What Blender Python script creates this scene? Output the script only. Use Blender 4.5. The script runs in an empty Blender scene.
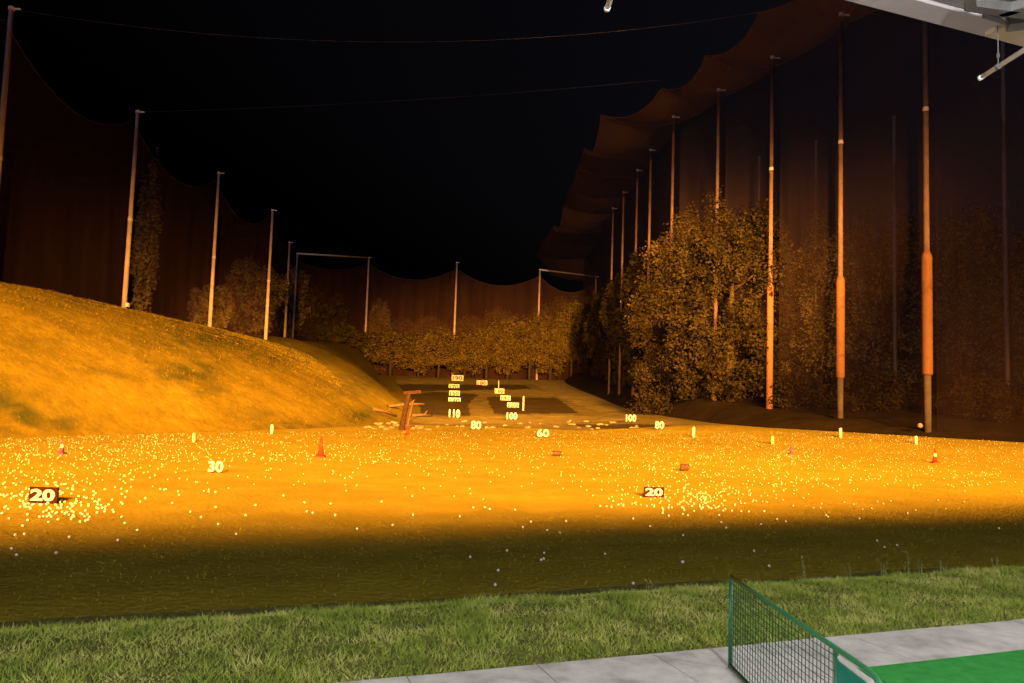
import bpy, math, random
import numpy as np
from mathutils import Vector, Matrix, noise

random.seed(11)
rng = np.random.default_rng(11)
R = math.radians
S = bpy.context.scene
COL = S.collection

# ------------------------------------------------------------------ camera
FPX = 773.0
CAM = Vector((0, 0, 2.45))
PITCH, ROLL = R(4.2), R(1.9)
CR = Matrix.Rotation(R(90) + PITCH, 3, 'X') @ Matrix.Rotation(ROLL, 3, 'Z')
cd = bpy.data.cameras.new('camera')
cam = bpy.data.objects.new('camera', cd)
COL.objects.link(cam)
cam.matrix_world = Matrix.Translation(CAM) @ CR.to_4x4()
cd.sensor_width = 36
cd.lens = 36 * FPX / 1024
cd.clip_start, cd.clip_end = 0.05, 3000
S.camera = cam
CRT = CR.transposed()


def ray(px, py):
    return CR @ Vector(((px - 512) / FPX, (341.5 - py) / FPX, -1))


def at_y(px, py, y):
    d = ray(px, py)
    return CAM + d * (y / d.y)


def at_z(px, py, z):
    d = ray(px, py)
    return CAM + d * ((z - CAM.z) / d.z)


def proj(p):
    q = CRT @ (Vector(p) - CAM)
    return 512 + FPX * q.x / -q.z, 341.5 - FPX * q.y / -q.z


# tee line frame: U runs along the tee building, N points down the range
YAW = R(20)
UX, UY = math.cos(YAW), math.sin(YAW)
NX, NY = -math.sin(YAW), math.cos(YAW)


def un(u, n, z=0.0):
    return Vector((u * UX + n * NX, u * UY + n * NY, z))


def to_un(x, y):
    return x * UX + y * UY, x * NX + y * NY


FLOOR = 0.75          # bay floor above the field


def sst(a, b, x):
    t = min(1.0, max(0.0, (x - a) / (b - a)))
    return t * t * (3 - 2 * t)


def interp(pts, x):
    if x <= pts[0][0]:
        return pts[0][1]
    for (a, va), (b, vb) in zip(pts, pts[1:]):
        if x <= b:
            t = (x - a) / (b - a)
            return va + (vb - va) * t
    return pts[-1][1]


XL = [(-20, -46), (10, -38), (20, -31), (34, -22.0), (46, -15.5), (58, -11), (66, -9.0), (80, -9.2), (100, -11.5),
      (130, -17), (165, -24), (205, -31), (420, -70)]
XR = [(-20, 60), (25, 44), (35, 36.5), (46, 30), (55, 23.6), (60, 19.6), (68, 17.7), (80, 16.8), (95, 16.6),
      (105, 16.4), (140, 16.2), (185, 13.5), (215, 14), (420, 40)]
HB = [(30, .4), (55, .5), (60, .7), (69, 1.2), (78, 1.9), (89, 2.7), (110, 2.7), (200, 2.0)]


def xl(y): return interp(XL, y)
def xr(y): return interp(XR, y)


def terrain(x, y, rough=True):
    u, n = to_un(x, y)
    z = 0.0
    if y > 64:
        z += 7.3 * (min((y - 64) / 136, 1.0)) ** 1.6
    xR_, xL_ = xr(y), xl(y)
    z += 0.85 * sst(xR_ - 14, xR_, x) * sst(22, 46, y) * (1 - 0.75 * sst(70, 120, y))
    if x > xR_:
        z += interp(HB, y) * sst(0, 3.0, x - xR_) + min(max(x - xR_ - 3, 0) * .06, 3)
    w = max(14.0, 41 + xL_ + 3)
    top = 10.3 + max(0, y - 120) * .055
    if x < xL_:
        t = min(1.3, (xL_ - x) / w)
        h = top * (1 - (1 - min(t, 1)) ** 1.75)
        h *= sst(0, .16, t) * .35 + .65
        z = max(z, h + (0.3 * z if z < 3 else z * .1)) if t > .0 else z
    if rough:
        p = Vector((x * .35, y * .35, 0))
        a = .05 if xL_ <= x <= xR_ else .16
        if xL_ <= x <= xR_ and y > 66:
            a = .14
        f = sst(0, 3, abs(x - xL_)) * sst(0, 3, abs(x - xR_))
        z += a * f * noise.noise(p) + .4 * a * f * noise.noise(p * 3.1)
    # grass bank that steps down from the tee
    if n < 9.2:
        b = FLOOR - .02 - .04 * sst(4.4, 6.3, n)
        z = b + (z - b) * sst(6.2, 8.6, n)
    return z


def on_ground(px, py, y0=8, y1=230):
    """first hit of the pixel's ray with the terrain"""
    d = ray(px, py)
    y = y0
    while y < y1:
        p = CAM + d * (y / d.y)
        if p.z < terrain(p.x, p.y):
            lo, hi = y - .25, y
            for _ in range(12):
                m = (lo + hi) / 2
                p = CAM + d * (m / d.y)
                if p.z < terrain(p.x, p.y): hi = m
                else: lo = m
            return p
        y += .25
    return None


# ------------------------------------------------------------------ materials
def mat(name, col, rough=.9, spec=.05, metal=0.0, var=None, scale=5.0, bump=0.0, bscale=40.0, detail=6.0, emit=None):
    m = bpy.data.materials.new(name)
    m.use_nodes = True
    nt = m.node_tree
    b = nt.nodes['Principled BSDF']
    b.inputs['Roughness'].default_value = rough
    b.inputs['Specular IOR Level'].default_value = spec
    b.inputs['Metallic'].default_value = metal
    b.inputs['Base Color'].default_value = (*col, 1)
    tc = nt.nodes.new('ShaderNodeNewGeometry')
    if var:
        n = nt.nodes.new('ShaderNodeTexNoise')
        n.inputs['Scale'].default_value = scale
        n.inputs['Detail'].default_value = detail
        n.inputs['Roughness'].default_value = .65
        nt.links.new(tc.outputs['Position'], n.inputs['Vector'])
        r = nt.nodes.new('ShaderNodeValToRGB')
        cols = [col] + list(var)
        e = r.color_ramp.elements
        e[0].position, e[1].position = .33, .67
        e[0].color, e[1].color = (*cols[0], 1), (*cols[-1], 1)
        for i, c in enumerate(cols[1:-1]):
            k = e.new(.33 + .34 * (i + 1) / (len(cols) - 1))
            k.color = (*c, 1)
        nt.links.new(n.outputs['Fac'], r.inputs['Fac'])
        nt.links.new(r.outputs['Color'], b.inputs['Base Color'])
    if bump:
        n2 = nt.nodes.new('ShaderNodeTexNoise')
        n2.inputs['Scale'].default_value = bscale
        n2.inputs['Detail'].default_value = 5
        nt.links.new(tc.outputs['Position'], n2.inputs['Vector'])
        bp = nt.nodes.new('ShaderNodeBump')
        bp.inputs['Strength'].default_value = bump
        bp.inputs['Distance'].default_value = .05
        nt.links.new(n2.outputs['Fac'], bp.inputs['Height'])
        nt.links.new(bp.outputs['Normal'], b.inputs['Normal'])
    if emit:
        b.inputs['Emission Color'].default_value = (*emit[0], 1)
        b.inputs['Emission Strength'].default_value = emit[1]
    return m


def attr_mix(m, attr, col, strength=1.0):
    """lay a second colour over a material where a mesh attribute says so"""
    nt = m.node_tree
    b = nt.nodes['Principled BSDF']
    src = b.inputs['Base Color'].links[0].from_socket
    a = nt.nodes.new('ShaderNodeAttribute')
    a.attribute_name = attr
    mx = nt.nodes.new('ShaderNodeMix')
    mx.data_type = 'RGBA'
    ml = nt.nodes.new('ShaderNodeMath')
    ml.operation = 'MULTIPLY'
    ml.inputs[1].default_value = strength
    nt.links.new(a.outputs['Fac'], ml.inputs[0])
    nt.links.new(ml.outputs[0], mx.inputs['Factor'])
    nt.links.new(src, mx.inputs['A'])
    mx.inputs['B'].default_value = (*col, 1)
    nt.links.new(mx.outputs['Result'], b.inputs['Base Color'])


M = {}
M['field'] = mat('field_grass', (.185, .148, .015), var=[(.215, .17, .018), (.245, .195, .023)], scale=.8, detail=9, bump=.9, bscale=9)
M['hill'] = mat('hill_grass', (.095, .073, .006), var=[(.122, .09, .007), (.155, .112, .010)], scale=1.3, detail=10, bump=1.0, bscale=3.5)
M['terrace'] = mat('terrace_grass', (.12, .1, .03), var=[(.2, .16, .055)], scale=.5, detail=9, bump=.8, bscale=4)
M['soil'] = mat('woodland_soil', (.009, .006, .0035), var=[(.018, .012, .006)], scale=.6, bump=.8, bscale=4)
M['bankbase'] = mat('bank_turf', (.08, .09, .024), var=[(.16, .15, .05)], scale=7, bump=.9, bscale=60)
M['blade'] = mat('grass_blade', (.13, .19, .025), rough=.7, var=[(.24, .3, .05), (.47, .46, .15)], scale=3.4, detail=10)
M['weed'] = mat('weed_stalk', (.14, .15, .06), rough=.8, var=[(.22, .21, .1)], scale=2)
M['concrete'] = mat('concrete', (.27, .255, .245), var=[(.4, .385, .37), (.5, .48, .465)], scale=3.2, detail=10, bump=.25, bscale=90)
M['joint'] = mat('joint_filler', (.14, .135, .13), var=[(.2, .19, .18)], scale=20)
M['turf'] = mat('green_turf', (.034, .245, .05), rough=.9, var=[(.042, .29, .06), (.055, .33, .075)], scale=9, detail=4, bump=.6, bscale=300)
M['greenpaint'] = mat('green_paint', (.015, .11, .045), rough=.4, spec=.5, var=[(.025, .15, .065)], scale=30)
M['greennet'] = mat('green_netting', (.012, .075, .04), rough=.7)
M['greenpanel'] = mat('green_panel', (.012, .17, .12), rough=.6, var=[(.02, .2, .14)], scale=9)
M['whitestrip'] = mat('white_strip', (.6, .62, .6), rough=.5)
M['ceiling'] = mat('ceiling_paint', (.15, .128, .138), var=[(.19, .165, .175)], scale=2.5, rough=.7)
M['fascia'] = mat('fascia_metal', (.31, .275, .295), rough=.5, spec=.3, var=[(.37, .33, .35)], scale=4)
M['darkmetal'] = mat('dark_metal', (.06, .06, .06), rough=.5, spec=.4, var=[(.1, .1, .1)], scale=8)
M['roof'] = mat('roof_sheet', (.2, .2, .2), rough=.6)
M['wall'] = mat('wall_paint', (.4, .39, .37), var=[(.48, .47, .45)], scale=2)
M['rod'] = mat('white_rod', (.72, .78, .84), rough=.4, spec=.4, var=[(.78, .84, .9)], scale=12)
M['pole'] = mat('pole_concrete', (.24, .19, .2), rough=.8, var=[(.36, .28, .29)], scale=1.2, detail=8)
M['poleR'] = mat('dimmed_pole', (.06, .038, .04), rough=.8, var=[(.1, .065, .068)], scale=1.2, detail=8)  # pole concrete darkened so the right row reads less lit
M['polewrap'] = mat('pole_wrap', (.075, .033, .02), rough=.8, var=[(.11, .055, .032), (.09, .042, .026)], scale=1.1, detail=8)
M['polelow'] = mat('pole_foot', (.035, .028, .028), rough=.8, var=[(.06, .045, .04)], scale=1.5)
M['dimpole'] = mat('grey_steel', (.12, .11, .12), rough=.6, var=[(.17, .15, .16)], scale=2)
M['white'] = mat('white_paint', (.4, .32, .36), rough=.6, var=[(.47, .38, .42)], scale=6)
M['stake'] = mat('stake_paint', (.45, .36, .34), rough=.6, var=[(.55, .44, .42)], scale=6)
M['yellowstake'] = mat('yellow_stake', (.5, .4, .16), rough=.6, var=[(.55, .45, .2)], scale=6)
M['maroon'] = mat('maroon_board', (.016, .004, .003), rough=.7, var=[(.026, .006, .004)], scale=12)
M['brownboard'] = mat('brown_board', (.028, .015, .006), rough=.8, var=[(.04, .021, .008)], scale=12)
M['orange'] = mat('orange_plastic', (.36, .024, .008), rough=.6, spec=.1, var=[(.3, .018, .007)], scale=8)
M['cover'] = mat('dark_violet_plastic', (.07, .03, .1), rough=.5, var=[(.1, .04, .14)], scale=8)
M['digit'] = mat('digit_paint', (.06, .045, .035), rough=.6)
M['ball'] = mat('ball_white', (.6, .56, .48), rough=.45, spec=.3)
M['dimball'] = mat('ball_dimmed', (.38, .32, .27), rough=.6, spec=.1)  # ball white darkened to hold down flood glare on the far balls
M['wood'] = mat('weathered_wood', (.02, .011, .007), rough=.9, var=[(.04, .02, .012)], scale=6, bump=.6, bscale=20)
M['palewood'] = mat('pale_wood', (.05, .03, .02), rough=.9, var=[(.085, .055, .038)], scale=5, bump=.6, bscale=20)
M['palewood2'] = mat('tan_plate', (.35, .26, .17), rough=.7, var=[(.4, .31, .2)], scale=5)
M['rock'] = mat('pale_rock', (.08, .06, .045), rough=.9, var=[(.2, .15, .11)], scale=3, bump=.7, bscale=12)
M['trunk'] = mat('tree_bark', (.02, .014, .01), rough=.95, var=[(.04, .03, .02)], scale=3, bump=.8, bscale=12)
M['leafA'] = mat('tree_foliage', (.022, .02, .007), rough=.85, var=[(.038, .031, .01), (.055, .043, .015)], scale=.55, detail=8)
M['leafD'] = mat('dimmed_foliage', (.008, .0062, .0026), rough=.9, var=[(.014, .0105, .004), (.021, .0155, .006)], scale=.55, detail=8)  # foliage darkened: weaker light on the right trees put into its colour
M['leafB'] = mat('lifted_foliage', (.09, .072, .035), rough=.85, var=[(.2, .155, .065)], scale=.4, detail=8)  # foliage lightened in place of light on the barely lit trees
M['leafC'] = mat('olive_foliage', (.045, .033, .009), rough=.85, var=[(.085, .06, .016)], scale=.35, detail=8)
M['rope'] = mat('net_rope', (.06, .045, .04), rough=.9)
M['cable'] = mat('steel_cable', (.12, .11, .13), rough=.5)
M['steel'] = mat('pale_steel', (.5, .48, .46), rough=.4, spec=.5, var=[(.6, .58, .55)], scale=3)
M['lampglass'] = mat('lamp_glass', (.9, .9, .85), emit=((1, .95, .85), 2.0))


def net_mat(name, col, cover, sx=.6, sz=.05):
    """fine netting: thread colour, with the share of area the threads cover"""
    m = bpy.data.materials.new(name)
    m.use_nodes = True
    nt = m.node_tree
    nt.nodes.clear()
    out = nt.nodes.new('ShaderNodeOutputMaterial')
    mix = nt.nodes.new('ShaderNodeMixShader')
    tr = nt.nodes.new('ShaderNodeBsdfTransparent')
    df = nt.nodes.new('ShaderNodeBsdfDiffuse')
    tl = nt.nodes.new('ShaderNodeBsdfTranslucent')
    df.inputs['Color'].default_value = (*col, 1)
    tl.inputs['Color'].default_value = (*col, 1)
    m2 = nt.nodes.new('ShaderNodeMixShader')
    m2.inputs[0].default_value = .35
    nt.links.new(df.outputs[0], m2.inputs[1])
    nt.links.new(tl.outputs[0], m2.inputs[2])
    g = nt.nodes.new('ShaderNodeNewGeometry')
    mp = nt.nodes.new('ShaderNodeMapping')
    mp.inputs['Scale'].default_value = (sx, sx, sz)
    n = nt.nodes.new('ShaderNodeTexNoise')
    n.inputs['Scale'].default_value = 1
    n.inputs['Detail'].default_value = 4
    nt.links.new(g.outputs['Position'], mp.inputs['Vector'])
    nt.links.new(mp.outputs[0], n.inputs['Vector'])
    mr = nt.nodes.new('ShaderNodeMapRange')
    mr.inputs['From Min'].default_value, mr.inputs['From Max'].default_value = .3, .7
    mr.inputs['To Min'].default_value, mr.inputs['To Max'].default_value = cover * .75, cover * 1.25
    nt.links.new(n.outputs['Fac'], mr.inputs['Value'])
    nt.links.new(mr.outputs[0], mix.inputs[0])
    nt.links.new(tr.outputs[0], mix.inputs[1])
    nt.links.new(m2.outputs[0], mix.inputs[2])
    nt.links.new(mix.outputs[0], out.inputs['Surface'])
    return m


M['net'] = net_mat('black_netting', (.065, .034, .03), .4)
M['netR'] = net_mat('black_side_netting', (.05, .031, .036), .3)
M['canopy'] = net_mat('canopy_netting', (.11, .068, .085), .55, .3, .3)


# ------------------------------------------------------------------ mesh helpers
class MB:
    def __init__(s): s.v, s.f = [], []

    def box(s, c, d, rot=None):
        c = Vector(c)
        k = len(s.v)
        for sx in (-.5, .5):
            for sy in (-.5, .5):
                for sz in (-.5, .5):
                    p = Vector((sx * d[0], sy * d[1], sz * d[2]))
                    if rot: p = rot @ p
                    s.v.append(c + p)
        s.f += [tuple(k + i for i in q) for q in ((0, 1, 3, 2), (4, 6, 7, 5), (0, 4, 5, 1), (2, 3, 7, 6), (0, 2, 6, 4), (1, 5, 7, 3))]
        return s

    def tube(s, pts, r, seg=8, cap=True):
        pts = [Vector(p) for p in pts]
        rr = r if isinstance(r, (list, tuple)) else [r] * len(pts)
        k0 = len(s.v)
        for i, p in enumerate(pts):
            t = (pts[min(i + 1, len(pts) - 1)] - pts[max(i - 1, 0)]).normalized()
            a = t.cross(Vector((0, 0, 1)))
            if a.length < .05: a = t.cross(Vector((0, 1, 0)))
            a.normalize()
            b = t.cross(a).normalized()
            for j in range(seg):
                q = 2 * math.pi * j / seg
                s.v.append(p + (a * math.cos(q) + b * math.sin(q)) * rr[i])
        for i in range(len(pts) - 1):
            for j in range(seg):
                j2 = (j + 1) % seg
                s.f.append((k0 + i * seg + j, k0 + i * seg + j2, k0 + (i + 1) * seg + j2, k0 + (i + 1) * seg + j))
        if cap:
            s.f.append(tuple(k0 + j for j in range(seg))[::-1])
            s.f.append(tuple(k0 + (len(pts) - 1) * seg + j for j in range(seg)))
        return s

    def grid(s, fn, nu, nv):
        k = len(s.v)
        for i in range(nu + 1):
            for j in range(nv + 1):
                s.v.append(Vector(fn(i / nu, j / nv)))
        for i in range(nu):
            for j in range(nv):
                a = k + i * (nv + 1) + j
                s.f.append((a, a + nv + 1, a + nv + 2, a + 1))
        return s

    def ball(s, c, r, seg=8, rings=5, sq=(1, 1, 1)):
        k = len(s.v)
        c = Vector(c)
        s.v.append(c + Vector((0, 0, r * sq[2])))
        for i in range(1, rings):
            t = math.pi * i / rings
            for j in range(seg):
                q = 2 * math.pi * j / seg
                s.v.append(c + Vector((r * sq[0] * math.sin(t) * math.cos(q), r * sq[1] * math.sin(t) * math.sin(q), r * sq[2] * math.cos(t))))
        s.v.append(c + Vector((0, 0, -r * sq[2])))
        last = len(s.v) - 1
        for j in range(seg):
            j2 = (j + 1) % seg
            s.f.append((k, k + 1 + j, k + 1 + j2))
            for i in range(rings - 2):
                a = k + 1 + i * seg
                s.f.append((a + j, a + seg + j, a + seg + j2, a + j2))
            a = k + 1 + (rings - 2) * seg
            s.f.append((a + j, last, a + j2))
        return s

    def mesh(s, name, m, origin=(0, 0, 0), smooth=False):
        o = Vector(origin)
        me = bpy.data.meshes.new(name)
        me.from_pydata([tuple(p - o) for p in s.v], [], s.f)
        if m: me.materials.append(m)
        if smooth:
            me.polygons.foreach_set('use_smooth', [True] * len(me.polygons))
        me.update()
        return me

    def build(s, name, m, parent=None, origin=None, smooth=False):
        """one mesh object; world coordinates in, origin moved to the parent's place"""
        o = Vector(origin) if origin is not None else (wloc(parent) if parent else Vector((0, 0, 0)))
        ob = bpy.data.objects.new(name, s.mesh(name, m, o, smooth))
        COL.objects.link(ob)
        if parent:
            ob.parent = parent
            ob.location = o - wloc(parent)
        else:
            ob.location = o
        return ob


def wloc(o):
    p = Vector(o.location)
    while o.parent:
        o = o.parent
        p += Vector(o.location)
    return p


def np_mesh(name, verts, nper, m):
    """many loose polygons of nper corners from an (N*nper,3) array"""
    nf = len(verts) // nper
    me = bpy.data.meshes.new(name)
    me.vertices.add(len(verts))
    me.vertices.foreach_set('co', np.asarray(verts, np.float32).ravel())
    me.loops.add(len(verts))
    me.loops.foreach_set('vertex_index', np.arange(len(verts), dtype=np.int32))
    me.polygons.add(nf)
    me.polygons.foreach_set('loop_start', np.arange(0, nf * nper, nper, dtype=np.int32))
    me.polygons.foreach_set('loop_total', np.full(nf, nper, np.int32))
    me.materials.append(m)
    me.update(calc_edges=True)
    return me


def tag(o, label=None, cat=None, group=None, kind=None):
    if label: o['label'] = label
    if cat: o['category'] = cat
    if group: o['group'] = group
    if kind: o['kind'] = kind
    return o


def thing(name, loc, label, cat, group=None):
    o = bpy.data.objects.new(name, None)
    o.empty_display_size = .2
    COL.objects.link(o)
    o.location = loc
    return tag(o, label, cat, group)


ORD = ['first', 'second', 'third', 'fourth', 'fifth', 'sixth', 'seventh', 'eighth', 'ninth', 'tenth', 'eleventh',
       'twelfth', 'thirteenth', 'fourteenth', 'fifteenth', 'sixteenth', 'seventeenth', 'eighteenth']


def copy_tree(o, parent=None):
    c = o.copy()
    COL.objects.link(c)
    if parent: c.parent = parent
    for ch in list(o.children):
        copy_tree(ch, c)
    return c


# ------------------------------------------------------------------ ground
def ylist():
    ys, y = [], -20.0
    while y < 420:
        ys.append(y)
        y += 1.2 if y < 4 else (.4 if y < 30 else (.6 if y < 75 else (1.0 if y < 210 else 8)))
    return ys


YS = ylist()


def sheet(name, m, fx0, fx1, nx, y0, y1, power=1.0, attr=None):
    ys = [y for y in YS if y0 - 1e-6 <= y <= y1 + 1e-6]
    ys = [y0] + [y for y in ys if y > y0 + .05 and y < y1 - .05] + [y1]
    v, f, a = [], [], []
    for y in ys:
        x0, x1 = fx0(y), fx1(y)
        for i in range(nx + 1):
            t = i / nx
            x = x0 + (x1 - x0) * (t ** power)
            v.append((x, y, terrain(x, y)))
            if attr: a.append(attr(x, y, v[-1][2]))
    for r in range(len(ys) - 1):
        for i in range(nx):
            k = r * (nx + 1) + i
            f.append((k, k + 1, k + nx + 2, k + nx + 1))
    me = bpy.data.meshes.new(name)
    me.from_pydata(v, [], f)
    me.materials.append(m)
    me.polygons.foreach_set('use_smooth', [True] * len(me.polygons))
    if attr:
        at = me.attributes.new('tone', 'FLOAT', 'POINT')
        at.data.foreach_set('value', a)
    me.update()
    o = bpy.data.objects.new(name, me)
    COL.objects.link(o)
    tag(o, kind='structure')
    return o


def inpoly(x, y, poly):
    c = False
    j = len(poly) - 1
    for i in range(len(poly)):
        xi, yi = poly[i]
        xj, yj = poly[j]
        if (yi > y) != (yj > y) and x < (xj - xi) * (y - yi) / (yj - yi) + xi:
            c = not c
        j = i
    return c


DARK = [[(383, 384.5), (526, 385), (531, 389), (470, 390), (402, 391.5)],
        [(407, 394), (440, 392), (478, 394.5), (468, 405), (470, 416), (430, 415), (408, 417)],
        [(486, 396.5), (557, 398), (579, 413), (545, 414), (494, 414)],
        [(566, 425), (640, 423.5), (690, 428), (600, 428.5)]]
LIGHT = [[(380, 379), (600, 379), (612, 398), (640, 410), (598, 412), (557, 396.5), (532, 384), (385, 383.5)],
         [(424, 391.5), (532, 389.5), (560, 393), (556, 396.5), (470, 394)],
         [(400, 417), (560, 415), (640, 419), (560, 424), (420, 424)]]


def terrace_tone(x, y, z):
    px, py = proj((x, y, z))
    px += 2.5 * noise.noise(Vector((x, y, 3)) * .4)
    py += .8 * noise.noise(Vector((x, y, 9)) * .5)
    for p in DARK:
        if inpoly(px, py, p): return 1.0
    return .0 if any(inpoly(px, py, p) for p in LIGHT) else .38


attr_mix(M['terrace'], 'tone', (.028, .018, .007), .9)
YE = 64.0


def f_x0(y): return max(xl(y), -60)
sheet('field', M['field'], xl, xr, 130, 4.0, YE)
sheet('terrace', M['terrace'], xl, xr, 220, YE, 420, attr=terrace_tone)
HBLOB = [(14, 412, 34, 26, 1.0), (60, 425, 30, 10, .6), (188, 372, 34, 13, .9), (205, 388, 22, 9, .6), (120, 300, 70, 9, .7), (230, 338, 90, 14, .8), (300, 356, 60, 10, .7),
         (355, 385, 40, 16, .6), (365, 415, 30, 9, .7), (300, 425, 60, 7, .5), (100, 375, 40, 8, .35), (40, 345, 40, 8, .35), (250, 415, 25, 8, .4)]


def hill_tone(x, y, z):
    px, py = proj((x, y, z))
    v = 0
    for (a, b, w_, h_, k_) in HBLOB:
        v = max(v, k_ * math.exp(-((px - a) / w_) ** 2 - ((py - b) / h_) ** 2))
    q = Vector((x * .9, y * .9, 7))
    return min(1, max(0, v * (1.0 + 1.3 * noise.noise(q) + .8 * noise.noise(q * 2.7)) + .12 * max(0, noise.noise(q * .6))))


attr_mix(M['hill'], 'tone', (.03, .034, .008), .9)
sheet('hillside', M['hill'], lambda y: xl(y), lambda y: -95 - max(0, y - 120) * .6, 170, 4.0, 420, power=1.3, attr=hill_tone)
sheet('woodland_floor', M['soil'], lambda y: xr(y), lambda y: 150 + max(0, y) * .4, 90, 4.0, 420, power=1.8)
g = MB()
g.grid(lambda s, t: ((s - .5) * 4000, (t - .5) * 4000, -1.2), 4, 4)
tag(g.build('ground', M['soil']), kind='structure')

# ------------------------------------------------------------------ pavement, mat, bank grass
PAV0, PAV1 = 4.03, 4.67
for _q in ((370,683),(724,648),(1024,620)): print('pav', to_un(*at_z(*_q, FLOOR+.02)[:2]))
pv = MB()
nslab = 0
u = -7.3
SLAB = .84
while u < 12:
    a, b = u + .004, u + SLAB - .004
    dz = random.uniform(-.002, .002)
    top = FLOOR + .02 + dz
    k = len(pv.v)
    for (uu, nn) in ((a, 1.0), (b, 1.0), (b, PAV1), (a, PAV1)):
        pv.v.append(un(uu, nn, top))
    for (uu, nn) in ((a, 1.0), (b, 1.0), (b, PAV1), (a, PAV1)):
        pv.v.append(un(uu, nn, top - .16))
    pv.f += [(k, k + 1, k + 2, k + 3), (k + 2, k + 6, k + 7, k + 3), (k, k + 4, k + 5, k + 1), (k + 1, k + 5, k + 6, k + 2), (k + 3, k + 7, k + 4, k)]
    u += SLAB
tag(pv.build('pavement', M['concrete']), kind='structure')
jf = MB()
jf.grid(lambda s, t: un(-7.3 + s * 20, 1.0 + t * (PAV1 - 1.004), FLOOR + .012), 1, 1)
tag(jf.build('pavement_joints', M['joint']), kind='structure')
bf = MB()
bf.grid(lambda s, t: un(-40 + s * 80, -7 + t * 8.2, FLOOR - .0), 1, 1)
tag(bf.build('bay_floor', M['concrete']), kind='structure')

DIV_F = at_z(730, 668, FLOOR + .02)            # front foot of the divider
DIV_TOP = at_y(730, 577, DIV_F.y).z
DIV_E = at_z(887, 683, DIV_TOP)                # far end of its top rail
DIV_DIR = Vector((DIV_E.x - DIV_F.x, DIV_E.y - DIV_F.y, 0)).normalized()
ME = at_z(882, 665.5, FLOOR + .035)
um, nm = to_un(ME.x, ME.y)
um -= .22
mt = MB()
mh = .012
k = 0
mp = [un(um, nm), un(um + 2.6, nm), un(um + 2.6, nm - 2.4), un(um, nm - 2.4)]
for z in (FLOOR + .022, FLOOR + .036):
    for p in mp: mt.v.append(Vector((p.x, p.y, z)))
mt.f += [(4, 5, 6, 7), (0, 1, 5, 4), (1, 2, 6, 5), (2, 3, 7, 6), (3, 0, 4, 7)]
o = mt.build('turf_mat', M['turf'], origin=mp[0] + Vector((0, 0, FLOOR + .022)))
tag(o, 'bright green artificial turf hitting mat lying on the concrete paving', 'mat')

# bank turf base sheet just above the terrain and its blades
bs = MB()


def bankz(u_, n_):
    p = un(u_, n_)
    return terrain(p.x, p.y)


bs.grid(lambda s, t: (lambda uu, nn: un(uu, nn, bankz(uu, nn) + .012))(-14 + s * 36, PAV1 + .002 + t * 4.6), 90, 26)
tag(bs.build('grass_bank', M['bankbase'], smooth=True), kind='structure')


def blades(name, N, u0, u1, n0, n1, h0, h1, w, m, lean=.6, dens=None):
    uu = rng.uniform(u0, u1, N)
    nn = rng.uniform(n0, n1, N)
    vs = np.zeros((N * 3, 3), np.float32)
    k = 0
    for a, b in zip(uu, nn):
        p = un(a, b)
        if dens is not None and dens(p.x, p.y, a, b) < random.random(): continue
        z = terrain(p.x, p.y) + .008
        clump = .55 + .9 * max(0, noise.noise(Vector((p.x * 2.2, p.y * 2.2, 5))) + .35)
        h = random.uniform(h0, h1) * clump
        q = random.uniform(0, math.pi)
        ww = w * random.uniform(.6, 1.4)
        dx, dy = math.cos(q) * ww, math.sin(q) * ww
        lx, ly = random.gauss(0, lean) * h, random.gauss(0, lean) * h
        vs[k] = (p.x - dx, p.y - dy, z)
        vs[k + 1] = (p.x + dx, p.y + dy, z)
        vs[k + 2] = (p.x + lx, p.y + ly, z + h)
        k += 3
    me = np_mesh(name, vs[:k], 3, m)
    ob = bpy.data.objects.new(name, me)
    COL.objects.link(ob)
    return ob


tag(blades('bank_grass', 130000, -6.5, 11.5, PAV1 + .01, 6.75, .02, .062, .0035, M['blade'], .8), kind='stuff',
    label='short green and straw grass covering the bank before the dark strip', cat='grass')
tag(blades('field_grass', 22000, -14, 24, 7.6, 15, .02, .045, .008, M['field'], .9), kind='stuff',
    label='sparse short grass tufts on the dark near strip of field', cat='grass')
tag(blades('hill_tufts', 110000, -60, 10, 20, 110, .05, .16, .014, M['hill'], .8,
           dens=lambda x, y, a, b: 1.0 if (-44 < x < xl(y) - .3 and y > 18) else 0.0), kind='stuff',
    label='rough dry grass tufts over the lit hillside', cat='grass')

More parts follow.
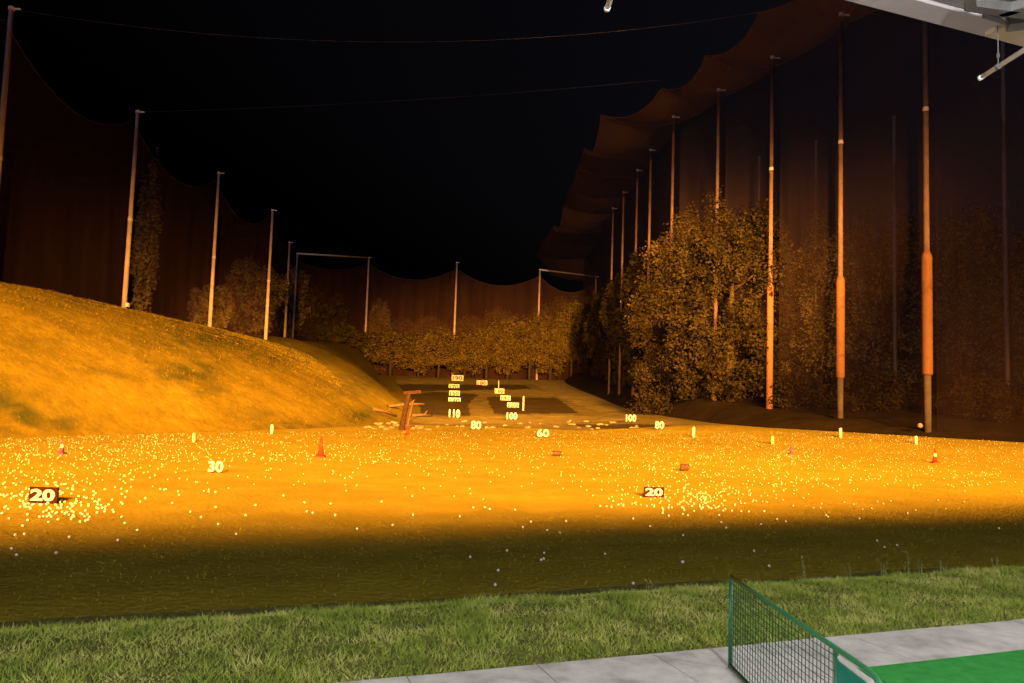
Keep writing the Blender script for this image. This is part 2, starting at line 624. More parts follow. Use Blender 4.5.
# tall weeds along the crest
WEEDS = [(231, 604, .42), (226, 606, .2), (238, 603, .22), (185, 612, .28), (190, 611, .2), (120, 618, .2), (292, 602, .2), (345, 596, .2), (60, 622, .16),
         (806, 572, .5), (842, 570, .4), (849, 569, .35), (868, 568, .3), (885, 567, .45), (892, 566, .42), (907, 566, .5), (913, 565, .4),
         (920, 565, .35), (924, 564, .45), (943, 563, .3), (963, 562, .5), (996, 561, .35), (700, 580, .25), (650, 584, .2), (760, 575, .2),
         (617, 587, .3), (640, 585, .22), (395, 592, .15), (560, 590, .15)]
for i, (px, py, h) in enumerate(WEEDS[9:25:2]):
    h *= .6
    p = at_z(px, py, FLOOR - .06)
    p.z = terrain(p.x, p.y)
    w = MB()
    for k in range(3):
        a = random.uniform(0, 6.28)
        ln = random.uniform(.02, .10) * h * 2
        hh = h * random.uniform(.6, 1)
        q = p + Vector((random.uniform(-.03, .03), random.uniform(-.03, .03), 0))
        w.tube([q, q + Vector((math.cos(a) * ln * .3, math.sin(a) * ln * .3, hh * .6)), q + Vector((math.cos(a) * ln, math.sin(a) * ln, hh))],
               [.004, .003, .0015], 4)
        for t in np.linspace(.3, .95, 5):
            b = q + Vector((math.cos(a) * ln * t, math.sin(a) * ln * t, hh * t))
            d = Vector((random.uniform(-.04, .04), random.uniform(-.04, .04), random.uniform(.01, .04)))
            e = Vector((-d.y, d.x, 0)) * .25
            kk = len(w.v)
            w.v += [b, b + d * .5 + e, b + d, b + d * .5 - e]
            w.f.append((kk, kk + 1, kk + 2, kk + 3))
    side = 'left' if px < 512 else 'right'
    o = w.build('weed_stalk', M['weed'], origin=p)
    tag(o, 'thin grassy weed stalk standing on the bank crest at ' + side, 'weed', 'weed stalks at %s of the bank crest' % side)

# ------------------------------------------------------------------ divider screen
dt = thing('bay_divider', DIV_F, 'low green framed netting divider standing on the concrete beside the turf mat', 'divider')
L = (Vector((DIV_E.x, DIV_E.y, 0)) - Vector((DIV_F.x, DIV_F.y, 0))).length + .02
z0, z1 = FLOOR + .045, DIV_TOP


def dp(s, z, off=0.0):
    sd = Vector((-DIV_DIR.y, DIV_DIR.x, 0))
    return Vector((DIV_F.x, DIV_F.y, z)) + DIV_DIR * s + sd * off


fr = MB()
rr = .16
end = []
for i in range(7):
    q = math.pi / 2 * i / 6
    end.append(dp(L - rr + rr * math.sin(q), z1 - rr + rr * math.cos(q)))
path = [dp(0, z1)] + [dp(L * t, z1) for t in (.3, .6)] + end + [dp(L, z0 + rr)]
fr.tube(path, .013, 10)
fr.build('top_rail', M['greenpaint'], dt, smooth=True)
MB().tube([dp(0, z0 - .02), dp(0, z1 + .005)], .013, 10).build('post', M['greenpaint'], dt, smooth=True)
MB().tube([dp(0, z0 - .01), dp(L, z0 - .01)], .013, 10).build('bottom_rail', M['greenpaint'], dt, smooth=True)
MIDL = 0
best = 9
for i in range(1, 100):
    s_ = L * i / 100
    e_ = abs(proj(dp(s_, z1))[0] - 837)
    if e_ < best: best, MIDL = e_, s_
MB().tube([dp(MIDL, z0), dp(MIDL, z1)], .011, 10).build('post', M['greenpaint'], dt, smooth=True)
w = MB()
nh, nv = 15, int(MIDL / .042)
for i in range(1, nh):
    zz = z0 + (z1 - z0) * i / nh
    w.tube([dp(MIDL * t, zz - .012 * math.sin(math.pi * t)) for t in np.linspace(0, 1, 6)], .0022, 4, False)
for i in range(1, nv):
    s_ = MIDL * i / nv
    w.tube([dp(s_, z0, .003), dp(s_ + .004, z1, .003)], .0022, 4, False)
w.build('netting', M['greennet'], dt)
pn = MB()
a0, a1 = MIDL + .014, L - .02
poly = [(a0, z0 + .01), (a1, z0 + .01), (a1, z1 - rr * 1.15), (a1 - rr * .55, z1 - .06), (a0, z1 - .05)]
for off in (-.004, .004):
    for (s_, z_) in poly: pn.v.append(dp(s_, z_, off))
nP = len(poly)
pn.f += [tuple(range(nP)), tuple(range(2 * nP - 1, nP - 1, -1))] + [(i, (i + 1) % nP, nP + (i + 1) % nP, nP + i) for i in range(nP)]
pn.build('panel', M['greenpanel'], dt)
st = MB()
st.tube([dp(a0 + .01, z1 - .033), dp(a1 - rr * .75, z1 - .036), dp(a1 - .03, z1 - rr * .95)], .009, 6)
st.build('edge_strip', M['whitestrip'], dt)

# ------------------------------------------------------------------ tee building roof, lamps, hanging rods
EDGE = 3.2
pe = ray(1024, 41)
t_ = EDGE / (pe.x * NX + pe.y * NY)
ZC = (CAM + pe * t_).z
pe2 = ray(830, 0)
t2 = EDGE / (pe2.x * NX + pe2.y * NY)
print('ceiling z', ZC, (CAM + pe2 * t2).z)
ZC = (ZC + (CAM + pe2 * t2).z) / 2
RU0, RU1 = -60, 70
rotU = Matrix.Rotation(YAW, 3, 'Z')
bld = thing('tee_building', un(0, -6, FLOOR), 'grey canopy roof of the tee building jutting in at the top corner', 'building')
MB().box(un((RU0 + RU1) / 2, (EDGE - .16 - 6) / 2, ZC + .06), (RU1 - RU0, EDGE - .16 + 6, .1), rotU).build('ceiling', M['ceiling'], bld)
MB().box(un((RU0 + RU1) / 2, EDGE - .078, ZC + .075), (RU1 - RU0, .15, .17), rotU).build('fascia', M['fascia'], bld)
MB().box(un((RU0 + RU1) / 2, (EDGE - 6.2) / 2, ZC + .2), (RU1 - RU0, EDGE + 6.2, .08), rotU).build('roof', M['roof'], bld)
MB().box(un((RU0 + RU1) / 2, -6.1, FLOOR + (ZC - FLOOR) / 2), (RU1 - RU0, .2, ZC - FLOOR + .02), rotU).build('wall', M['wall'], bld)

# dark bracket fixed under the ceiling at the corner
zb = ZC - .05
b0 = at_z(985, 8, zb)
bk = thing('ceiling_bracket', b0, 'dark metal bracket of crossed bars fixed under the canopy ceiling', 'bracket')


def bar(p, q, wv, hv, name='bar', m='darkmetal'):
    d = (q - p)
    rot = Vector((1, 0, 0)).rotation_difference(d.normalized()).to_matrix()
    MB().box((p + q) / 2, (d.length, wv, hv), rot).build(name, M[m], bk)


bar(at_z(968, 4, zb), at_z(1040, 14, zb), .06, .05)
bar(at_z(970, -6, zb - .01), at_z(972, 8, zb - .01), .05, .04)
bar(at_z(1000, 12, zb), at_z(1040, 0, zb), .05, .05)
bar(at_z(1008, 24, zb + .01), at_z(1040, 20, zb + .01), .1, .05)
bar(at_z(985, 14, zb + .02), at_z(1012, 22, zb + .02), .035, .03)

MB().box(at_z(1020, 33, zb + .03), (.35, .16, .03), rotU).build('plate', M['palewood2'], bk)

# rods that hang level below the ceiling
pz = ray(980, 78)
zr = None
for zz in np.arange(ZC - 1.2, ZC - .05, .01):      # end of rod 0.25 m inside the edge of the roof
    q = at_z(980, 78, zz)
    if to_un(q.x, q.y)[1] >= EDGE + .02:
        zr = zz
        break
zr = zr or ZC - .3
ra = at_z(980, 78, zr)
rb = at_z(1024, 50, zr)
rd = (rb - ra).normalized()
print('rod z', zr, ZC, ra, rd)


def rod(end, label):
    t = thing('hanging_rod', end, label, 'rod', 'white rods hung below the canopy')
    MB().tube([end, end + rd * 2.2], .014, 10).build('tube', M['rod'], t, smooth=True)
    MB().tube([end - rd * .004, end + rd * .02], .0155, 10).build('end_cap', M['rod'], t, smooth=True)
    for s_ in (.16, 1.9):
        c = end + rd * s_
        MB().tube([c + Vector((0, 0, .018)), Vector((c.x, c.y, ZC + .012))], .0035, 5).build('hanger_wire', M['darkmetal'], t)
        MB().tube([c - rd * .008, c + rd * .008], .0185, 10).build('clip', M['darkmetal'], t)
        MB().tube([c + Vector((0, 0, .05)), c + Vector((0, 0, .075))], .009, 6).build('clip', M['darkmetal'], t)


rod(ra, 'white rod hanging by a wire under the canopy corner')
rod(at_z(607, 9, zr), 'tip of a white rod poking down into the dark sky')

# ------------------------------------------------------------------ poles
GP = 'tall poles along the %s net'
POLES = {}


def pole_common(root, base, topz, r0, r1, wrap=None, band=.55, low=None, m='pole'):
    b = Vector(base)
    H = topz - b.z
    def rad(z): return r0 + (r1 - r0) * (z - b.z) / H
    zs = [b.z - .4, b.z + H * .3, b.z + H * .6, topz]
    MB().tube([Vector((b.x, b.y, z)) for z in zs], [rad(z) for z in zs], 10).build('shaft', M[m], root, smooth=True)
    MB().tube([Vector((b.x, b.y, topz - .02)), Vector((b.x, b.y, topz + .25))], r1 * 1.35, 8).build('cap', M['steel'], root)
    MB().box((b.x + .32, b.y, topz + .1), (.75, .12, .12)).build('cable_arm', M['steel'], root)
    zb_ = b.z + H * band
    MB().tube([Vector((b.x, b.y, zb_)), Vector((b.x, b.y, zb_ + .28))], rad(zb_) * 1.12, 10).build('collar', M['white'], root)
    if wrap:
        (z0_, z1_, rw) = wrap
        pts = [Vector((b.x, b.y, z0_)), Vector((b.x, b.y, z0_ + .15)), Vector((b.x, b.y, z1_ - .4)), Vector((b.x, b.y, z1_))]
        MB().tube(pts, [rw * .9, rw, rw, rad(z1_) * 1.05], 12).build('wrap', M['polewrap'], root, smooth=True)
    if low:
        MB().tube([Vector((b.x, b.y, b.z - .3)), Vector((b.x, b.y, low))], rad(b.z) * 1.06, 10).build('foot', M['polelow'], root, smooth=True)


# left poles on the hill: (bottom px, top px, depth)
LP = [((-8, 285), (8, 10), 57.5), ((124, 306), (138, 113), 78), ((208, 327), (220.5, 174), 100), ((265, 340), (273, 211), 122),
      ((284, 341), (290, 243), 160), ((292, 344), (298, 254), 186)]
lt = []
for i, (b, t, d) in enumerate(LP):
    p = at_y(*b, d)
    tz = at_y(*t, d).z
    p.z = min(p.z, terrain(p.x, p.y, False)) - .1
    pt = at_y(*t, d)
    p.x = p.x * .5 + pt.x * .5
    lt.append(Vector((p.x, d, tz)))
    name = ['nearest tall pale pole on the left hill, cut by the frame', 'second pale pole on the left hill, with a white mark at its foot',
            'third pale pole along the left hill crest', 'fourth pale pole along the left hill crest',
            'thin fifth pole behind the fourth on the left hill', 'thin last pole at the far end of the left hill crest, joined to a crossbar'][i]
    r = thing('net_pole', p, name, 'pole', GP % 'left')
    pole_common(r, p, tz, .26 + .02 * (i > 2), .17, band=.45)
    if i == 1:
        q = at_y(127.5, 305, d - .6)
        MB().box(q, (.35, .3, .4)).build('white_box', M['white'], r)  # plain box for the white spot at the pole foot
# far poles
FP = [((364, 377), (369, 258), 200), ((454, 378), (457, 263), 203), ((536.5, 384), (540, 270), 204), ((593, 388), (596, 277), 206)]
ft = []
for i, (b, t, d) in enumerate(FP):
    p, pt = at_y(*b, d), at_y(*t, d)
    p.x = pt.x
    p.z = terrain(p.x, p.y, False)
    name = ['far pole at the right end of the left crossbar', 'lone far pole standing behind the top distance sign',
            'far pole at the left end of the right crossbar', 'farthest pole where the right side net meets the end net'][i]
    r = thing('net_pole', p, name, 'pole', GP % 'end')
    pole_common(r, p, pt.z, .3, .22, band=.3)
    ft.append(Vector((p.x, d, pt.z)))


def crossbar(a, b, label):
    o = MB().tube([a + Vector((0, 0, .1)), b + Vector((0, 0, .1))], .2, 8).build('crossbar', M['steel'], origin=a, smooth=True)
    tag(o, label, 'crossbar', 'steel crossbars joining far poles')


crossbar(lt[5], ft[0], 'pale horizontal bar joining two poles beyond the left hill')
crossbar(ft[2], ft[3], 'pale horizontal bar running into the right side net')

# right poles
HR = 32.0
RP = [((927.5, 429), None, 51.5), ((840, 427), (841, 16), 60.2), ((769.5, 416), (772, 59), 69.3), ((715, 406), (718, 91), 78.8), ((668.5, 396), (674, 118), 89),
      ((647, 392), (650, 151), 103), ((634, 392), (636.5, 171), 115), ((620, 392), (623, 193), 127), ((609, 392), (613, 209), 137)]
rt = []
WR = [(375, 251), (378, 276), (414, 283), (405, 345), None, None, None, None, None]
for i, (b, t, d) in enumerate(RP):
    p = at_y(*b, d)
    if t is None:
        pt = Vector((p.x, d, 0)); tz = 33.2
        pt.x = at_y(925.5, 60, d).x
    else:
        pt = at_y(*t, d); tz = pt.z
    p.x = p.x * .5 + pt.x * .5
    gz = terrain(p.x, p.y, False)
    p.z = min(p.z, gz)
    rt.append(Vector((p.x, d, tz)))
    lab = ['nearest thick brown wrapped pole of the right net, cut by the canopy', 'second wrapped pole of the right net, with a dark thin foot',
           'third wrapped pole of the right net, in front of dark trees', 'fourth pole of the right net, half hidden by the big round tree',
           'fifth pole of the right net, rising out of the round tree edge', 'sixth pole of the right net, left of the round tree',
           'seventh thin pole of the right net', 'eighth thin pole of the right net under the net canopy',
           'farthest thin pole of the right net row under the net canopy'][i]
    r = thing('net_pole', p, lab, 'pole', GP % 'right')
    wr = None
    lowz = None
    if WR[i]:
        zlo, zhi = at_y(b[0], WR[i][0], d).z, at_y(b[0], WR[i][1], d).z
        wr = (zlo, zhi, [.34, .33, .29, .27][i])
        if i < 2: lowz = zlo - .02
    pole_common(r, p, tz, .22, .15, wrap=wr, band=.68 if i < 3 else .45, low=lowz, m='poleR')
    if i in (0, 3):
        q = at_y(*((920, 425.5) if i == 0 else (710.5, 402.5)), d - .4)
        MB().ball(q, .17, 10, 6).build('marker_globe', M['dimpole'], r)
# dim poles behind the right net
for i, (px, pyt, d) in enumerate([(1008, -40, 63), (895, 118, 76), (815, 142, 86), (757, 158, 97)]):
    p = at_y(px, 425 - i * 6, d)
    p.z = terrain(p.x, p.y, False)
    tz = at_y(px, pyt, d).z
    r = thing('back_pole', p, ['dim grey pole behind the net at the right edge of the view', 'dim grey pole behind the net left of the nearest brown pole',
                               'dim grey pole behind the net left of the dark footed pole', 'dim grey pole behind the net above the round tree'][i],
              'pole', 'dim poles behind the right net')
    MB().tube([p - Vector((0, 0, .3)), Vector((p.x, p.y, tz))], [.2, .14], 8).build('shaft', M['dimpole'], r, smooth=True)
    MB().tube([Vector((p.x, p.y, tz - .05)), Vector((p.x, p.y, tz + .2))], .2, 8).build('cap', M['dimpole'], r)

# ------------------------------------------------------------------ nets
def panel(root, a, b, sag, m, drop=.8, off=0.0, ns=14, nz=10, side=0):
    """net hung between two pole tops down to the ground"""
    def fn(s, t):
        x = a.x + (b.x - a.x) * s
        y = a.y + (b.y - a.y) * s
        dx, dy = b.y - a.y, -(b.x - a.x)
        l = math.hypot(dx, dy)
        x += dx / l * off
        y += dy / l * off
        zt = a.z + (b.z - a.z) * s - drop - sag * 4 * s * (1 - s)
        zb2 = terrain(x, y, False) - .15
        z = zt + (zb2 - zt) * t
        bil = .35 * math.sin(math.pi * t) * math.sin(math.pi * s) * side
        return (x + dx / l * bil, y + dy / l * bil, z)
    MB().grid(fn, ns, nz).build('net_panel', m, root, smooth=True)
    # border rope
    MB().tube([Vector(fn(i / 14, 0)) + Vector((0, 0, .03)) for i in range(15)], .035, 5).build('border_rope', M['rope'], root)


l00 = Vector((lt[0].x - 1, 34, lt[0].z + .5))
r = thing('left_net', (lt[1].x, lt[1].y, terrain(lt[1].x, lt[1].y)), 'dark sagging net hung between the poles on the left hill', 'net')
r.name = 'safety_net'
Ls = [l00] + lt
for a, b in zip(Ls, Ls[1:]):
    panel(r, a, b, 3.2 if a.y < 120 else 1.2, M['net'], off=-.5, side=-1)
r = thing('safety_net', (ft[1].x, ft[1].y, terrain(ft[1].x, ft[1].y)), 'dark sagging end net hung between the far poles above the tree row', 'net')
Fs = [lt[5]] + ft
for a, b in zip(Fs, Fs[1:]):
    panel(r, a, b, 3.6 if b is not ft[0] else 2.0, M['net'], drop=1.5, off=-.5)
r = thing('safety_net', (rt[2].x, rt[2].y, terrain(rt[2].x, rt[2].y)), 'tall dark brown net wall hung along the right row of poles', 'net')
r00 = Vector((rt[0].x + 5, 40, 33.2))
r01 = Vector((rt[0].x + 10, 28, 33.2))
Rs = [r01, r00] + rt + [Vector((rt[-1].x - .4 * k, 137 + 17 * k, rt[-1].z + .3 * k)) for k in (1, 2, 3)] + [ft[3]]
for a, b in zip(Rs, Rs[1:]):
    panel(r, a, b, .3, M['netR'], drop=.37, off=.9, ns=12, side=9 if a in (rt[2], rt[3]) else 0)
# canopy net spreading inward from the right pole tops
cn = thing('canopy_net', (rt[4].x, rt[4].y, terrain(rt[4].x, rt[4].y)), 'sloping brown net canopy spreading from the right pole tops over the range', 'net')
WID = [6, 6, 6.6, 6.6, 6.2, 6.0, 8.6, 9.2, 9.2, 9.2, 9.0, 9.5, 10.5, 11.0, 12.0]
SG = [.5, .8, .6, 1.0, 1.2, 1.4, 2.6, .1, .1, .1, 2.6, .1, .1, .1, .1]
for i, (a, b) in enumerate(zip(Rs, Rs[1:])):
    wa, wb = WID[i], WID[i + 1]
    sg = SG[i]

    def fn(s, t):
        p = a + (b - a) * s
        w_ = wa + (wb - wa) * s
        z = p.z - .4 - 4 * s * (1 - s) * (.3 * (1 - t) + sg * t) - .9 * math.sin(math.pi * t) + .5 * t
        sc = 1 - (.06 if i < 6 else .02) * 4 * s * (1 - s)
        return (p.x + .9 - (w_ + .9) * t * sc, p.y, z)
    MB().grid(fn, 14, 10).build('net_panel', M['canopy'], cn, smooth=True)
    MB().tube([Vector(fn(k / 14, 1)) for k in range(15)], .035, 5).build('border_rope', M['rope'], cn)
    if i in (2, 4, 6, 8, 11):
        MB().tube([Vector(fn(0, k / 8)) for k in range(9)], .04, 5).build('border_rope', M['rope'], cn)

# overhead span cables
def span(a, b, sag, label):
    pts = [a + (b - a) * t - Vector((0, 0, sag * 4 * t * (1 - t))) for t in np.linspace(0, 1, 25)]
    o = MB().tube(pts, .009, 5).build('span_cable', M['cable'], origin=a)
    tag(o, label, 'cable', 'cables spanning the range overhead')


span(lt[0] + Vector((0, 0, .1)), rt[1] + Vector((-6, 0, .2)), 2.6, 'upper faint cable crossing the black sky')
span(lt[1] + Vector((0, 0, .1)), rt[3] + Vector((-6, 0, 1.0)), .5, 'lower faint cable crossing the black sky')

# ------------------------------------------------------------------ trees
def crown_pts(n_clump, per, leaf, rx, rz, shape='round', seed=0, clump=.34, hollow=.45):
    """leaf quads in clumps over an uneven crown; local coords, crown centre at 0"""
    rg = np.random.default_rng(seed)
    cs = []
    lobes = rg.normal(size=(7, 3))
    lobes /= np.linalg.norm(lobes, axis=1)[:, None]
    while len(cs) < n_clump:
        d = rg.normal(size=3)
        d /= np.linalg.norm(d)
        rad = hollow + (1 - hollow) * rg.random() ** .5
        bumpf = 1 + .34 * np.max(lobes @ d) * rg.random() - .12
        p = d * rad * bumpf
        if shape == 'cone':
            s_ = (1 - p[2]) / 2
            p[0] *= .35 + .75 * s_; p[1] *= .35 + .75 * s_
        if shape == 'dome' and p[2] < -.45: p[2] = -.45 + .3 * rg.random()
        cs.append(p)
    cs = np.array(cs)
    csz = rg.uniform(.6, 1.3, n_clump) * clump
    P = np.repeat(cs, per, axis=0)
    J = rg.normal(size=P.shape)
    J /= np.linalg.norm(J, axis=1)[:, None]
    P = P + J * (rg.random(len(P)) ** .6 * np.repeat(csz, per))[:, None]
    P[:, 0] *= rx; P[:, 1] *= rx; P[:, 2] *= rz
    a = rg.normal(size=P.shape); a /= np.linalg.norm(a, axis=1)[:, None]
    # leaves tend to face outward and up
    nrm = J * .8 + np.array([0, 0, .5]) + rg.normal(size=P.shape) * .5
    nrm /= np.linalg.norm(nrm, axis=1)[:, None]
    e1 = np.cross(a, nrm); e1 /= np.linalg.norm(e1, axis=1)[:, None]
    e2 = np.cross(nrm, e1)
    sz = (leaf * rg.uniform(.55, 1.4, len(P)))[:, None]
    V = np.stack([P - e1 * sz - e2 * sz * .15, P + e2 * sz * -.6 + e1 * sz * .1, P + e1 * sz + e2 * sz * .1, P + e2 * sz * .65], axis=1)
    return V.reshape(-1, 3)


def limbs(h, rx, rz, r, seed):
    rg = random.Random(seed)
    t = MB()
    zc = h - rz
    t.tube([(0, 0, -.4), (rg.uniform(-.1, .1), 0, zc * .5), (rg.uniform(-.3, .3), rg.uniform(-.3, .3), zc), (0, 0, zc + rz * .5)],
           [r * 1.25, r, r * .75, r * .2], 8)
    for k in range(7):
        a = rg.uniform(0, 6.28)
        z = max(zc - rz * .7, h * .18) + rg.random() * rz * .9
        l = rx * rg.uniform(.5, .8)
        t.tube([(0, 0, z), (math.cos(a) * l * .5, math.sin(a) * l * .5, z + l * .35), (math.cos(a) * l, math.sin(a) * l, z + l * .6)],
               [r * .5, r * .3, r * .08], 6)
    return t


def tree(loc, h, rx, rz, label, kind='tree', m='leafA', leaf=.3, n_clump=60, per=40, shape='round', seed=0, group=None, clump=.34, trunk_r=.25):
    r = thing(kind, loc, label, 'tree', group)
    me = np_mesh('crown', crown_pts(n_clump, per, leaf, rx, rz, shape, seed, clump) + np.array([0, 0, h - rz]), 4, M[m])
    c = bpy.data.objects.new('crown', me)
    COL.objects.link(c)
    c.parent = r
    tb = limbs(h, rx, rz, trunk_r, seed)
    o_ = bpy.data.objects.new('trunk', tb.mesh('trunk', M['trunk'], smooth=True))
    COL.objects.link(o_)
    o_.parent = r
    return r


def tree_px(px, top, d, wpx, label, frac=.5, base=None, **kw):
    """a tree whose crown top shows at (px, top) when standing at distance d"""
    pt = at_y(px, top, d)
    z = terrain(pt.x, d, False) if base is None else base
    h = pt.z - z
    rx = wpx / 2 / FPX * d
    return tree((pt.x, d, z), h, rx, h * frac, label, seed=int(px * 7 + d), **kw)


# the big lit tree and neighbours behind the right net
tree_px(733, 206, 76, 144, 'big round leafy tree catching orange light beside the fourth right pole', frac=.5, kind='broadleaf_tree', m='leafD', leaf=.15, n_clump=340, per=150, clump=.18, trunk_r=.4)
G2 = 'trees standing behind the right net'
for (px, top, d, w_, lab, mm) in [
        (682, 226, 97, 92, 'leafy tree adjoining the big round tree on its left', 'leafC'),
        (792, 243, 90, 70, 'dim tree just right of the big round tree', 'leafB'),
        (848, 214, 84, 90, 'dark tall tree behind the net next to the dark footed pole', 'leafB'),
        (902, 232, 80, 80, 'dark tree behind the net next to the nearest brown pole', 'leafB'),
        (965, 215, 74, 100, 'dark wide tree behind the net between the nearest pole and the frame edge', 'leafB'),
        (1030, 235, 72, 90, 'dark tree behind the net cut by the right frame edge', 'leafB'),
        (648, 262, 112, 52, 'dim tree behind the net left of the leafy pair', 'leafD'),
        (626, 272, 132, 44, 'dim slender tree behind the net below the net canopy', 'leafD'),
        (608, 290, 160, 40, 'distant dim tree behind the far part of the right net', 'leafD'),
        (594, 300, 185, 34, 'distant tree at the corner of the right and end nets', 'leafD')]:
    tree_px(px, top, d, w_, lab, frac=.46, kind='broadleaf_tree', m=mm, leaf=.17 if d < 100 else .3, n_clump=170, per=110, group=G2, clump=.22)
# low bushes under them
for i, (px, top, d, w_) in enumerate([(660, 352, 88, 60), (700, 362, 82, 50), (745, 372, 77, 60), (800, 372, 70, 70), (870, 372, 66, 70), (985, 378, 58, 80)]):
    pt = at_y(px, top, d)
    z = terrain(pt.x, d, False)
    r = thing('bush', (pt.x, d, z), ORD[i] + ' from the left of the dark bushes under the right trees', 'bush', 'bushes under the right trees')
    me = np_mesh('foliage', crown_pts(70, 90, .14, w_ / 2 / FPX * d, (pt.z - z) / 1.4, 'dome', 50 + i, .3) + np.array([0, 0, (pt.z - z) * .35]), 4, M['leafD'])
    c = bpy.data.objects.new('foliage', me); COL.objects.link(c); c.parent = r
# trees behind the left net
G3 = 'trees beyond the left hill'
tree_px(154, 150, 96, 22, 'tall narrow columnar tree dim behind the left net', frac=.52, kind='columnar_tree', m='leafB', leaf=.3, n_clump=70, per=40, group=G3)
for (px, top, d, w_, lab, mm) in [
        (318, 287, 196, 58, 'tall rounded tree lit brown behind the end of the left hill', 'leafA'),
        (338, 322, 192, 36, 'shorter tree stepping down from the tall tree at the hill end', 'leafA'),
        (380, 302, 214, 26, 'faint tree behind the right leg of the left crossbar frame', 'leafB'),
        (255, 263, 150, 60, 'dim tree behind the net between the third and fourth hill poles', 'leafB'),
        (212, 288, 130, 40, 'dim low tree behind the net at the third hill pole', 'leafB'),
        (292, 270, 190, 40, 'dim tree behind the two thin hill poles', 'leafB')]:
    pt = at_y(px, top, d)
    gz = terrain(pt.x, d, False)
    tree((pt.x, d, gz), pt.z - gz, w_ / 2 / FPX * d, (pt.z - gz) * .47, lab, kind='broadleaf_tree', m=mm, leaf=.32, n_clump=130, per=70, seed=int(px), group=G3, clump=.22)
# far row
G4 = 'trees in the far row below the end net'
row = [(364, 333, 198, 36), (392, 331, 195, 42), (420, 335, 198, 34), (440, 330, 194, 36), (466, 334, 198, 36), (488, 328, 195, 36),
       (509, 321, 200, 40), (531, 325, 196, 34), (552, 317, 200, 38), (573, 306, 199, 36), (589, 302, 203, 32)]
proto = {}
for i, (px, top, d, w_) in enumerate(row):
    pt = at_y(px, top, d)
    gz = terrain(pt.x, d, False)
    h = pt.z - gz
    lab = ORD[i] + ' tree from the left in the far row below the end net'
    key = i % 4
    if key not in proto:
        proto[key] = (tree((pt.x, d, gz), 12, 4.6, 5.1 + .3 * (key % 2), lab, kind='row_tree', m='leafC', leaf=.22, n_clump=150, per=100, shape='dome' if key % 2 else 'round', seed=300 + key, group=G4, clump=.25))
        o = proto[key]
    else:
        o = copy_tree(proto[key])
        o.location = (pt.x, d, gz)
        o['label'] = lab
    s_ = random.uniform(1.1, 1.35) * w_ / 2 / FPX * d / 4.6
    o.scale = (s_, s_, h / 12)
    o.rotation_euler = (0, 0, random.uniform(0, 6.28))
# darker second row behind
for i, (px, top, d, w_) in enumerate([(400, 322, 232, 40), (430, 318, 236, 36), (472, 320, 233, 40), (500, 312, 235, 40), (535, 310, 234, 40), (562, 300, 236, 40)]):
    o = copy_tree(proto[i % 4])
    pt = at_y(px, top, d)
    gz = terrain(pt.x, d, False)
    o.location = (pt.x, d, gz)
    s_ = random.uniform(1.1, 1.35) * w_ / 2 / FPX * d / 4.6
    o.scale = (s_, s_, (pt.z - gz) / 12)
    o.rotation_euler = (0, 0, random.uniform(0, 6.28))
    o['label'] = ORD[i] + ' from the left of the darker trees peeping over the far row'
    o['group'] = 'darker trees behind the far row'

# ------------------------------------------------------------------ range signs
def text_mesh(txt, h, depth, bold=.03):
    cu = bpy.data.curves.new('number', 'FONT')
    cu.body = txt
    cu.size = h / .72
    cu.extrude = depth / 2
    cu.offset = bold * h
    cu.align_x, cu.align_y = 'CENTER', 'CENTER'
    cu.resolution_u = 3
    ob = bpy.data.objects.new('number', cu)
    COL.objects.link(ob)
    dg = bpy.context.evaluated_depsgraph_get()
    dg.update()
    me = bpy.data.meshes.new_from_object(ob.evaluated_get(dg))
    bpy.data.objects.remove(ob)
    me.materials.clear()
    # centre it
    co = np.zeros(len(me.vertices) * 3, np.float32)
    me.vertices.foreach_get('co', co)
    co = co.reshape(-1, 3)
    co -= (co.min(0) + co.max(0)) / 2
    me.vertices.foreach_set('co', co.ravel())
    return me, co[:, 0].max() * 2


def sign(px, py, txt, wpx, hpx, label, board='white', face='digit', d=None, yaw=0.0, fill=.7):
    """a distance sign whose middle shows at (px,py); py+hpx/2 is its foot unless d is given"""
    if d is None:
        p = on_ground(px, py + hpx / 2 + 1.0)
        d = p.y
    c = at_y(px, py, d)
    gz = terrain(c.x, c.y)
    W, H = wpx / FPX * d, hpx / FPX * d
    r = thing('distance_sign', (c.x, c.y, gz), label, 'sign', 'range distance signs')
    r.rotation_euler = (0, 0, yaw)
    cz = c.z - gz
    if board:
        MB().box((0, .03, cz), (W, .05, H)).build('board', M[board], r, origin=(0, 0, 0)).location = (0, 0, 0)
    me, tw = text_mesh(txt, H * fill, .06 if not board else .02, .05 if board else .035)
    me.materials.append(M[face])
    n_ = bpy.data.objects.new('number', me)
    COL.objects.link(n_)
    n_.parent = r
    n_.rotation_euler = (R(90), 0, 0)
    n_.location = (0, -.01 if board else .0, cz)
    sx = (W * (.86 if board else 1.0)) / tw
    n_.scale = (sx, 1, 1)
    for s_ in (-1, 1):
        zt = max(cz - H / 2 + (.02 if board else H * .15), .06)
        MB().box((s_ * W * .3, .035 if board else .04, (zt - .25) / 2), (.05, .03, zt + .25)).build('leg', M['palewood'] if d > 40 else M['wood'], r, origin=(0, 0, 0)).location = (0, 0, 0)
    return r


